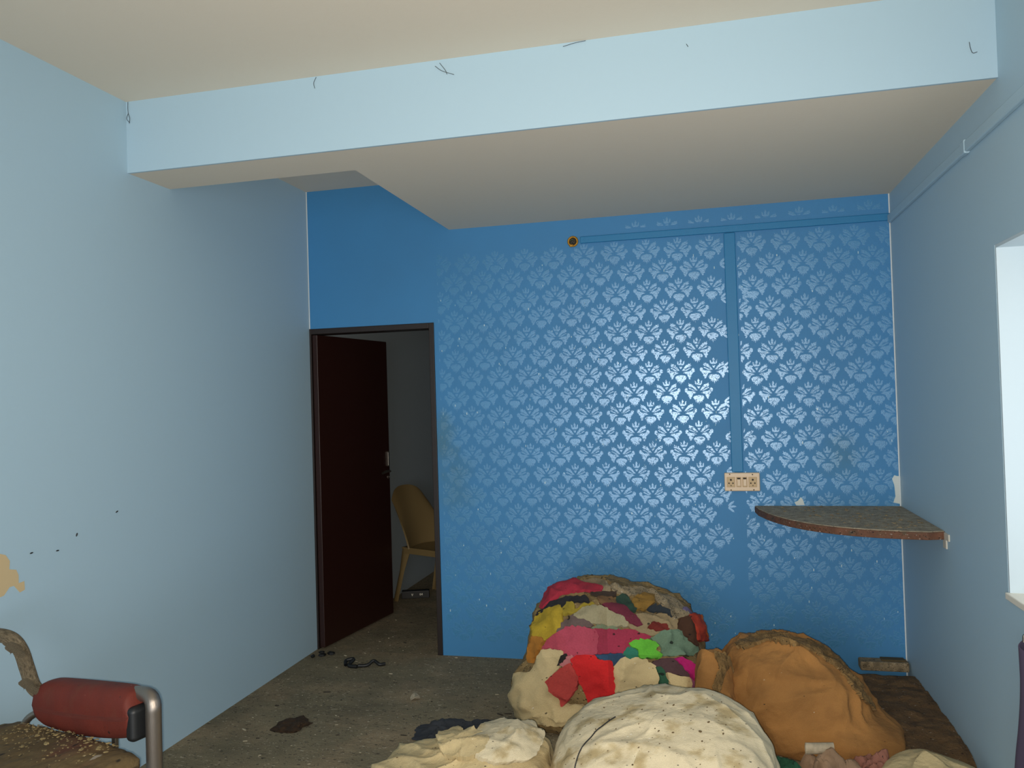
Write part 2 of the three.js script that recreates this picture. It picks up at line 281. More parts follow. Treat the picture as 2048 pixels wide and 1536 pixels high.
// ------------------------------------------------------------------ switchboard
{
  const x0 = 2.59, x1 = 2.785, y0 = 1.02, y1 = 1.125, t = thing('switchboard', 'ivory switchboard with two sockets and two switches on the blue wall', 'switchboard', [(x0 + x1) / 2, y0, 0]);
  part('plate', rbox(x0, x1, y0, y1, 0, 0.022, 0.006, 3), M.ivory, t);
  const mod = (name, a, b, inner) => { const m = part(name, rbox(a, b, y0 + 0.024, y1 - 0.024, 0.02, 0.0265, 0.002), M.ivoryDark, t); inner(m, (a + b) / 2); return m; };
  const cy = (y0 + y1) / 2;
  for (const [a, b] of [[x0 + 0.013, x0 + 0.058], [x1 - 0.062, x1 - 0.017]]) mod('socket', a, b, (m, cx) => {
    for (const [dx, dy, r] of [[0, 0.013, 0.0055], [-0.011, -0.006, 0.004], [0.011, -0.006, 0.004], [0, -0.02, 0.003]]) part('pin_hole', new THREE.CylinderGeometry(r, r, 0.002, 14).rotateX(Math.PI / 2).translate(cx + dx, cy + dy, 0.0272), M.slot, m);
  });
  for (const [a, b] of [[x0 + 0.066, x0 + 0.092], [x0 + 0.099, x0 + 0.125]]) mod('switch', a, b, (m, cx) => {
    part('rocker', rbox(cx - 0.009, cx + 0.009, cy - 0.022, cy + 0.016, 0.026, 0.031, 0.002).rotateX(0), M.ivory, m); part('gap', rbox(cx - 0.009, cx + 0.009, cy + 0.017, cy + 0.025, 0.0262, 0.0272, 0.0004), M.slot, m);
  });
  for (const [sx, sy] of [[x0 + 0.035, y0 + 0.007], [x1 - 0.035, y0 + 0.008], [x0 + 0.03, y1 - 0.008], [x1 - 0.04, y1 - 0.01]]) part('screw', new THREE.CylinderGeometry(0.0034, 0.0034, 0.004, 12).rotateX(Math.PI / 2).translate(sx, sy, 0.0225), M.slot, t);
}
// open round outlet high on the wall
{
  const t = thing('ceiling_outlet', 'round brass-rimmed wiring outlet, open, high on the blue wall', 'outlet', [1.755, 2.52, 0]); t.name = 'wall_outlet';
  part('rim', new THREE.TorusGeometry(0.027, 0.0065, 10, 28).translate(1.755, 2.522, 0.006), M.brass, t);
  part('back_plate', new THREE.CylinderGeometry(0.026, 0.026, 0.004, 24).rotateX(Math.PI / 2).translate(1.755, 2.522, 0.003), std({ color: 0x2c2a24, roughness: 0.9 }), t);
  part('lug', rbox(1.735, 1.757, 2.489, 2.505, 0.002, 0.014, 0.003), M.brass, t);
  part('wire', tube([[1.742, 2.505, 0.006], [1.75, 2.52, 0.014], [1.765, 2.514, 0.016], [1.768, 2.53, 0.008]], 0.0022, 16, 6), M.steel, t, 'bare wire end');
  part('wire', tube([[1.738, 2.525, 0.006], [1.75, 2.533, 0.015], [1.762, 2.528, 0.007]], 0.002, 14, 6), std({ color: 0x5c6b4a, roughness: 0.7 }), t, 'green insulated wire end');
}

// ------------------------------------------------------------------ stone corner shelf
{
  const t = thing('corner_shelf', 'dust-covered stone corner shelf with a curved front edge', 'shelf', [XR - 0.2, 0.89, 0.3]);
  const sh = new THREE.Shape(); sh.moveTo(2.755, -0.005); sh.lineTo(XR, -0.005); sh.lineTo(XR, -0.815); sh.lineTo(3.45, -0.835); sh.bezierCurveTo(3.1, -0.8, 2.86, -0.62, 2.765, -0.13); sh.closePath();
  part('slab', metreUV(bevelled(sh, 0.028, 0.003).rotateX(-Math.PI / 2).translate(0, 0.9, 0)), std({ map: scaled(mottled(19, [104, 70, 52], 0.3, 0.95, [84, 70, 54], 900), 2.5), roughness: 0.8, bumpMap: scaled(fineBump, 5), bumpScale: 0.002 }), t, 'red-brown stone slab');
  const top = new THREE.Shape(); top.moveTo(2.757, -0.008); top.lineTo(XR - 0.004, -0.008); top.lineTo(XR - 0.004, -0.808); top.lineTo(3.45, -0.829); top.bezierCurveTo(3.1, -0.794, 2.864, -0.616, 2.769, -0.13); top.closePath();
  part('dust_layer', metreUV(bevelled(top, 0.002, 0.0015).rotateX(-Math.PI / 2).translate(0, 0.932, 0)), M.stone, t, 'grey-brown layer of dust');
  const R = rng(41), chips = [];
  for (let i = 0; i < 130; i++) { const z = 0.03 + R() * 0.72, lo = 2.77 + 0.5 * z * z + 0.22 * z, x = mix(lo + 0.03, XR - 0.03, R()); chips.push(new THREE.DodecahedronGeometry(0.003 + R() * R() * 0.008).scale(1.5, 0.6, 1).rotateY(R() * 6).translate(x, 0.936, z)); }
  part('grit', metreUV(merged(chips)), M.dust, t).userData.kind = 'stuff';
  part('plaster', boxes([XR - 0.006, XR + 0.001, 0.86, 0.93, 0.8, 0.845], [XR - 0.006, XR + 0.001, 0.9, 0.93, 0.845, 0.885]), std({ color: 0xc8c4b8, roughness: 0.9 }), t, 'grey-white plaster lump at the shelf end');
}

// ------------------------------------------------------------------ door
{
  const d = thing('door_1', undefined, undefined, [0.43, 0, -0.06]); d.userData = { kind: 'structure' };
  part('frame', metreUV(merged([rbox(0.002, 0.014, 0, DH - 0.001, -0.129, 0.006, 0.003), rbox(DX - 0.034, DX - 0.001, 0, DH - 0.001, -0.129, 0.006, 0.003), rbox(0.014, DX - 0.034, DH - 0.036, DH - 0.001, -0.129, 0.006, 0.003)])), M.frameWood, d, 'dark brown door frame');
  const leaf = new THREE.Group(); leaf.name = 'leaf'; leaf.position.set(0.036 - 0.43, 0, 0.0 + 0.06); leaf.rotation.y = 1.424; d.add(leaf);
  const L = (n, g, m, l) => { const o = mesh(n, g, m, leaf); if (l) o.userData.label = l; return o; };
  L('panel', metreUV(rbox(0, 0.87, 0.012, DH - 0.04, -0.019, 0.019, 0.004)), M.darkWood, 'plain dark brown door panel');
  L('handle', merged([new THREE.CylinderGeometry(0.008, 0.008, 0.04, 12).rotateX(Math.PI / 2).translate(0.815, 1.075, 0.038), tube([[0.815, 1.075, 0.055], [0.775, 1.078, 0.06], [0.705, 1.07, 0.056]], 0.009, 14, 8)]), M.steel, 'dull steel lever handle');
  L('bolt', merged([rbox(0.837, 0.847, 1.11, 1.22, 0.019, 0.03, 0.003), tube([[0.842, 1.215, 0.026], [0.83, 1.218, 0.04], [0.795, 1.225, 0.05]], 0.004, 10, 6), tube([[0.842, 1.115, 0.026], [0.83, 1.113, 0.036], [0.81, 1.11, 0.04]], 0.004, 10, 6)]), M.steel, 'steel door bolt');
  L('keyhole', new THREE.TorusGeometry(0.011, 0.003, 8, 18).translate(0.843, 1.03, 0.02), M.steel);
}

// ------------------------------------------------------------------ plastic chair beyond the door
{
  const t = thing('plastic_chair', 'beige moulded plastic chair standing beyond the open door', 'chair', [0.14, 0, -1.22]); t.rotation.y = -0.42;
  const pl = std({ color: 0x7e6b47, roughness: 0.3 }), C = (n, g) => mesh(n, g, pl, t), D = 0.4;
  C('backrest', sheet((u, v) => { const w = u * 2 - 1, top = 0.47 * (1 - 0.16 * w ** 4 - 0.06 * w * w); return V(-0.01 - 0.09 * v - 0.10 * v * v + 0.075 * w * w * (1 - 0.3 * v), 0.425 + top * v, -D / 2 - w * (D / 2 + 0.015 - 0.03 * v * v)); }, 28, 24, 0.012));
  C('seat', sheet((u, v) => V(-0.02 + 0.43 * u, 0.428 - 0.02 * Math.sin(Math.PI * u) * Math.sin(Math.PI * v) - 0.03 * smooth(0.9, 1, u), 0.01 - v * (D + 0.02)), 24, 20, 0.012));
  C('apron', merged([rbox(0, 0.4, 0.385, 0.428, -0.004, 0.008, 0.003), rbox(0, 0.4, 0.385, 0.428, -D - 0.008, -D + 0.004, 0.003), rbox(0.392, 0.404, 0.38, 0.422, -D, 0, 0.003)]));
  for (const [x, z, dx, dz] of [[0.0, 0, -0.11, 0.03], [0.0, -D, -0.11, -0.03], [0.36, 0, 0.05, 0.03], [0.36, -D, 0.05, -0.03]]) {
    const s = dx < 0 ? 1 : 1, leg = sheet((u, v) => { const w = mix(0.085, 0.045, smooth(0, 0.5, v)), a = (u - 0.5) * 2, c = Math.abs(a); return V(x + dx * v + a * w * 0.5 + 0.02, 0.43 * (1 - v), z + dz * v + (1 - c) * 0.0 + (z < -0.1 ? 1 : -1) * 0.022 * (1 - Math.cos(a)) * s); }, 10, 14, 0.009);
    C('leg', leg);
  }
}
// black box with pale marks, on the floor by the chair's feet
{
  const c = document.createElement('canvas'); c.width = 512; c.height = 128; const g = c.getContext('2d'); g.fillStyle = '#1b1913'; g.fillRect(0, 0, 512, 128); g.fillStyle = '#d8d2c0'; g.font = 'bold 62px sans-serif'; g.textAlign = 'center'; g.textBaseline = 'middle';
  g.save(); g.translate(190, 62); g.rotate(Math.PI); g.fillText('A', 0, 0); g.restore(); g.fillText('64', 372, 60);
  const t = thing('black_box', 'flat black box with pale lettering lying at the feet of the plastic chair', 'box', [0.17, 0, -1.36]); t.rotation.y = 0.32;
  mesh('case', rbox(-0.11, 0.11, 0.001, 0.06, -0.03, 0.03, 0.004), M.black, t);
  mesh('label_strip', new THREE.PlaneGeometry(0.2, 0.05).translate(0, 0.03, 0.0308), std({ map: canvasTex(c), roughness: 0.6 }), t, 'pale lettering on black');
}

// ------------------------------------------------------------------ red tube-frame chair at the lower left
{
  const t = thing('visitor_chair', 'dusty steel-tube chair with a worn red armrest, by the light blue wall', 'chair', [0.5, 0, 2.75]); t.scale.y = 0.958;
  const W = V(-0.33, 0, 0.94), off = (p, s) => [p[0] + W.x * s, p[1], p[2] + W.z * s];
  const side = [[0.785, 0.0, 2.585], [0.785, 0.3, 2.585], [0.785, 0.64, 2.585], [0.784, 0.69, 2.583], [0.768, 0.716, 2.577], [0.72, 0.718, 2.562], [0.5, 0.692, 2.5], [0.32, 0.67, 2.45]];
  const back = [[0.32, 0.67, 2.45], [0.262, 0.65, 2.455], [0.225, 0.675, 2.47], [0.203, 0.74, 2.475], [0.19, 0.81, 2.487], [0.165, 0.855, 2.5], [0.12, 0.872, 2.515], [0.06, 0.872, 2.53]];
  part('front_tube', tube(side, 0.024, 90, 16), M.chrome, t, 'worn chrome front leg and arm');
  part('back_tube', tube(back, 0.024, 60, 14), M.dust, t, 'back tube caked with tan dust');
  const flakes = []; const R = rng(61);
  for (const [x, y, z] of [[0.185, 0.835, 2.505], [0.2, 0.82, 2.51], [0.25, 0.668, 2.475], [0.275, 0.66, 2.478], [0.232, 0.69, 2.49]]) flakes.push(sheet((u, v) => V(x + (u - 0.5) * 0.05 + 0.01 * Math.sin(v * 5), y + (v - 0.5) * 0.03 + 0.012 * Math.sin(u * 4), z + 0.008 + 0.01 * Math.sin(u * 3 + v * 2)), 6, 5, 0.003));
  part('peeling_wrap', merged(flakes), M.dust, t, 'peeling tan flakes');
  function cushion(A, B, w, hOf, pow, sag, nu = 40, nv = 36, rough = 0) {          // a stuffed pad along A-B with rounded ends
    const ax = B.clone().sub(A).normalize(), sd = V(ax.z, 0, -ax.x).normalize(), up = ax.clone().cross(sd).normalize(); if (up.y < 0) up.negate();
    const pos = [], idx = [], uv = [], len = A.distanceTo(B);
    for (let i = 0; i <= nu; i++) for (let j = 0; j < nv; j++) {
      const u = i / nu, a = (j / nv) * Math.PI * 2, e = Math.pow(clamp(1 - Math.pow(Math.abs(u - 0.5) * 2, 9)), 0.3) * 0.9 + 0.1, c = Math.cos(a), q = Math.sin(a), k = Math.pow(Math.abs(c) ** pow + Math.abs(q) ** pow, -1 / pow), h = hOf(u);
      const p = A.clone().lerp(B, u).addScaledVector(up, h * e * q * k - sag * Math.sin(u * Math.PI)).addScaledVector(sd, w * (0.9 + 0.1 * e) * c * k);
      if (rough) p.y += rough * fbm(p.x * 16, p.y * 16, p.z * 16, 4);
      pos.push(p.x, p.y, p.z); uv.push(u * len, (j / nv) * 2 * (w + h));
    }
    for (let i = 0; i < nu; i++) for (let j = 0; j < nv; j++) { const a = i * nv + j, b = i * nv + ((j + 1) % nv), c = b + nv, d = a + nv; idx.push(a, b, d, b, c, d); }
    for (const e of [0, nu]) { const k = pos.length / 3, p = A.clone().lerp(B, e / nu); pos.push(p.x, p.y, p.z); uv.push(0, 0); for (let j = 0; j < nv; j++) e ? idx.push(e * nv + j, e * nv + ((j + 1) % nv), k) : idx.push(e * nv + ((j + 1) % nv), e * nv + j, k); }
    const g = new THREE.BufferGeometry(); g.setAttribute('position', new THREE.Float32BufferAttribute(pos, 3)); g.setAttribute('uv', new THREE.Float32BufferAttribute(uv, 2)); g.setIndex(idx); g.computeVertexNormals(); return g;
  }
  const A = V(0.745, 0.668, 2.58), B = V(0.245, 0.62, 2.44), g = cushion(A, B, 0.056, (u) => mix(0.08, 0.09, Math.sin(u * Math.PI)), 2.8, 0.008);
  part('armrest_pad', g, std({ map: scaled(mottled(23, [98, 32, 17], 0.14, 0.6, [100, 50, 32], 60, 512, 90), 2), roughness: 0.72, bumpMap: scaled(fineBump, 2), bumpScale: 0.0015 }), t, 'worn red padded armrest');
  part('end_cap', rbox(-0.02, 0.022, -0.062, 0.05, -0.05, 0.05, 0.018, 4).rotateY(-0.27).translate(0.74, 0.645, 2.58), M.black, t, 'black end cap of the armrest');
  for (const f of [0.28, 0.62]) { const p = A.clone().lerp(B, f); part('bracket', rbox(p.x - 0.008, p.x + 0.008, 0.5, p.y - 0.05, p.z - 0.008, p.z + 0.008, 0.003), M.steel, t); }
  part('rear_brace', tube([[0.3, 0.585, 2.46], [0.24, 0.585, 2.46], [0.195, 0.56, 2.47], [0.17, 0.5, 2.48], [0.165, 0.42, 2.49]], 0.013, 30, 10), M.steel, t);
  // seat: a padded slab, its near side out of frame
  const seat = cushion(V(0.79, 0.52, 2.6).addScaledVector(W, 0.25), V(0.1, 0.5, 2.4).addScaledVector(W, 0.25), 0.23, () => 0.04, 5, -0.008, 60, 120, 0.016);
  part('seat', seat, std({ map: mottled(27, [98, 80, 50], 0.28, 0.8, [96, 58, 42], 700, 512, 80), roughness: 0.95, bumpMap: scaled(fineBump, 2), bumpScale: 0.004 }), t, 'red seat under a crust of tan dirt');
  const crumbs = []; for (let i = 0; i < 300; i++) { const u = R() * 0.9, v = R() * R() * 0.6, p = V(mix(0.72, 0.15, u), mix(0.57, 0.548, u), mix(2.57, 2.41, u)).addScaledVector(W, 0.06 + v * 0.42); crumbs.push(new THREE.DodecahedronGeometry(0.0015 + R() * R() * R() * 0.008).scale(1.6, 0.5, 1).rotateY(R() * 6).translate(p.x, p.y + 0.012 * Math.sin(Math.PI * u), p.z)); }
  part('dirt_crumbs', metreUV(merged(crumbs)), std({ map: scaled(mottled(29, [142, 124, 84], 0.4, 0.6, [110, 92, 60], 200), 4), roughness: 1 }), t).userData.kind = 'stuff';
  part('seat_rail', tube([off([0.76, 0.47, 2.585], 0.03), off([0.45, 0.47, 2.5], 0.03), off([0.15, 0.47, 2.41], 0.03)], 0.014, 20, 10), M.steel, t);
  part('rear_leg', tube([[0.165, 0.44, 2.49], [0.16, 0.2, 2.5], [0.155, 0.0, 2.5]], 0.018, 20, 12), M.chrome, t);
}

//#SHAPES
// ------------------------------------------------------------------ soft heaps: a star-shaped surface round a centre, made of blended lobes
function blob(center, lobes, k, fold, seed) {
  const o = V(...center);
  const f = (p) => { let d = 1e3; for (const [cx, cy, cz, rx, ry, rz, n = 2.3] of lobes) { const q = (Math.pow(Math.pow(Math.abs((p.x - cx) / rx), n) + Math.pow(Math.abs((p.y - cy) / ry), n) + Math.pow(Math.abs((p.z - cz) / rz), n), 1 / n) - 1) * Math.min(rx, ry, rz), h = clamp(0.5 + (0.5 * (d - q)) / k); d = mix(d, q, h) - k * h * (1 - h); } return d; };
  const R = (dir) => {
    let a = 0, b = 1.3; for (let i = 0; i < 26; i++) { const m = (a + b) / 2; if (f(o.clone().addScaledVector(dir, m)) < 0) a = m; else b = m; }
    const p = o.clone().addScaledVector(dir, a);
    return a + fold * (crease(p, seed) + 1.5 * fbm(p.x * 6, p.y * 6 + seed, p.z * 6, 5) - 0.4);
  };
  return { o, R };
}
function crease(p, s) {                                              // sharp folds that run down and across the cloth
  const w = noise(p.x * 2.6, p.y * 2.6 + s, p.z * 2.6), a = 1 - Math.abs(noise(p.x * 5 + s + 1.4 * w, p.y * 2.2, p.z * 5)) * 2.4, b = 1 - Math.abs(noise(p.x * 3.2 + 4.7, p.y * 7 + 2 * w + s, p.z * 3.2)) * 2.6;
  return 0.9 * Math.max(0, a) ** 2 + 0.6 * Math.max(0, b) ** 3;
}
const dirOf = (a, b) => {                                            // directions in degrees right of and above a line that leans 30 degrees up towards the room
  const t = Math.hypot(a, b) * Math.PI / 180, r = Math.hypot(a, b) || 1, F = V(0.105, 0.5, 0.8596), Rt = V(0.9926, 0, -0.1213), U = V(-0.0607, 0.866, -0.4963);
  return F.multiplyScalar(Math.cos(t)).addScaledVector(Rt, (Math.sin(t) * a) / r).addScaledVector(U, (Math.sin(t) * b) / r);
};
const BUNDLE = blob([1.98, 0.2, 0.72], [[1.96, 0.28, 0.7, 0.4, 0.34, 0.34], [1.9, 0.42, 0.68, 0.25, 0.235, 0.26], [2.2, 0.37, 0.66, 0.24, 0.22, 0.25], [1.77, 0.12, 0.82, 0.26, 0.22, 0.25], [2.26, 0.15, 0.78, 0.21, 0.24, 0.25]], 0.06, 0.02, 3);
const BROWN = blob([2.82, 0.12, 0.86], [[2.78, 0.2, 0.82, 0.27, 0.25, 0.28], [2.9, 0.13, 0.84, 0.28, 0.21, 0.3], [3.02, 0.04, 0.92, 0.27, 0.11, 0.27]], 0.06, 0.022, 8);
const SMALL = blob([2.5, 0.15, 1.03], [[2.49, 0.21, 1.01, 0.085, 0.215, 0.1], [2.52, 0.1, 1.06, 0.1, 0.14, 0.11]], 0.05, 0.02, 12);
const WHITE = blob([2.32, 0.2, 1.92], [[2.31, 0.22, 1.9, 0.385, 0.28, 0.34, 2.6], [2.38, 0.33, 1.86, 0.25, 0.18, 0.24]], 0.07, 0.013, 20);
const LEFT = blob([1.62, 0.12, 2.0], [[1.59, 0.14, 2.0, 0.345, 0.19, 0.28, 2.5], [1.75, 0.23, 1.96, 0.19, 0.16, 0.22]], 0.06, 0.02, 27);
const CREAM = blob([3.31, 0.05, 1.42], [[3.31, 0.05, 1.42, 0.19, 0.1, 0.2]], 0.05, 0.02, 33);
//#END
function blobMesh(b, nu = 240, nv = 130) {
  const pos = [], uv = [], idx = [];
  for (let j = 0; j <= nv; j++) for (let i = 0; i <= nu; i++) {
    const el = mix(-Math.PI / 2, Math.PI / 2, j / nv), az = (i / nu) * Math.PI * 2, d = V(Math.cos(el) * Math.sin(az), Math.sin(el), -Math.cos(el) * Math.cos(az)), p = b.o.clone().addScaledVector(d, b.R(d));
    pos.push(p.x, Math.max(0.002, p.y), p.z); uv.push(p.x + 0.35 * p.z, p.y - p.z);
  }
  for (let j = 0; j < nv; j++) for (let i = 0; i < nu; i++) { const a = j * (nu + 1) + i, c = a + 1, e = c + nu + 1, d = a + nu + 1; idx.push(a, d, c, c, d, e); }
  const g = new THREE.BufferGeometry(); g.setAttribute('position', new THREE.Float32BufferAttribute(pos, 3)); g.setAttribute('uv', new THREE.Float32BufferAttribute(uv, 2)); g.setIndex(idx); g.computeVertexNormals(); return g;
}
function patch(b, outline, lift, { ragged = 1.2, wave = 0.009, seed = 1, sink = 0.014 } = {}) {   // a cloth lying on a heap: outline in degrees (see dirOf)
  const R = rng(seed * 7 + 1), cv = new THREE.CatmullRomCurve3(outline.map(([x, y]) => V(x, y, 0)), true, 'catmullrom', 0.25), n = Math.max(24, Math.round(cv.getLength() / 1.7));
  const pts = cv.getSpacedPoints(n).slice(0, n).map((p) => new THREE.Vector2(p.x + (R() - 0.5) * ragged, p.y + (R() - 0.5) * ragged));
  let g = new THREE.ShapeGeometry(new THREE.Shape(pts)).toNonIndexed(); g.deleteAttribute('normal'); g.deleteAttribute('uv');
  g = mergeVertices(new TessellateModifier(2.2, 9).modify(g), 1e-3);
  const p = g.attributes.position, N = p.count, top = [], bot = [], uv = [];
  for (let i = 0; i < N; i++) {
    const a = p.getX(i), c = p.getY(i), d = dirOf(a, c), r = b.R(d), q = b.o.clone().addScaledVector(d, r), w = wave * (1.5 * fbm(q.x * 11 + seed, q.y * 11, q.z * 11 + seed, 3) + (1 - 2 * Math.abs(noise(q.x * 14, q.y * 20 + seed, q.z * 14))) * 0.5);
    const t = b.o.clone().addScaledVector(d, r + Math.max(0.004, lift + w)), s = b.o.clone().addScaledVector(d, r + 0.001);
    top.push(t.x, Math.max(0.004, t.y), t.z); bot.push(s.x, Math.max(0.002, s.y), s.z); uv.push(a * 0.006, c * 0.006);
  }
  const I = Array.from(g.index.array), idx = [], edges = new Map();
  for (let i = 0; i < I.length; i += 3) { const t = [I[i], I[i + 1], I[i + 2]]; idx.push(...t, t[0] + N, t[2] + N, t[1] + N); for (let e = 0; e < 3; e++) { const x = t[e], y = t[(e + 1) % 3], k = Math.min(x, y) + '_' + Math.max(x, y); edges.has(k) ? edges.set(k, null) : edges.set(k, [x, y]); } }
  for (const e of edges.values()) if (e) idx.push(e[1], e[0], e[0] + N, e[1], e[0] + N, e[1] + N);
  const out = new THREE.BufferGeometry(); out.setAttribute('position', new THREE.Float32BufferAttribute([...top, ...bot], 3)); out.setAttribute('uv', new THREE.Float32BufferAttribute([...uv, ...uv], 2)); out.setIndex(idx);
  return toCreasedNormals(out, 1.0);
}
function scatter(b, n, seed, spread, size, light) {                  // grit on a heap
  const R = rng(seed), l = [];
  for (let i = 0; i < n; i++) { const a = mix(spread[0], spread[1], R()), c = mix(spread[2], spread[3], R()), d = dirOf(a, c), p = b.o.clone().addScaledVector(d, b.R(d) + 0.001), s = size * (0.25 + R() * R()); l.push(new THREE.DodecahedronGeometry(s).scale(1.5, 0.7, 1).rotateY(R() * 6).rotateZ(R()).translate(p.x, p.y, p.z)); }
  return metreUV(merged(l));
}
const at = (b) => [b.o.x, 0, b.o.z];
const gritLight = std({ color: 0xcdbf98, roughness: 1 }), gritDark = std({ color: 0x5c4c32, roughness: 1 });
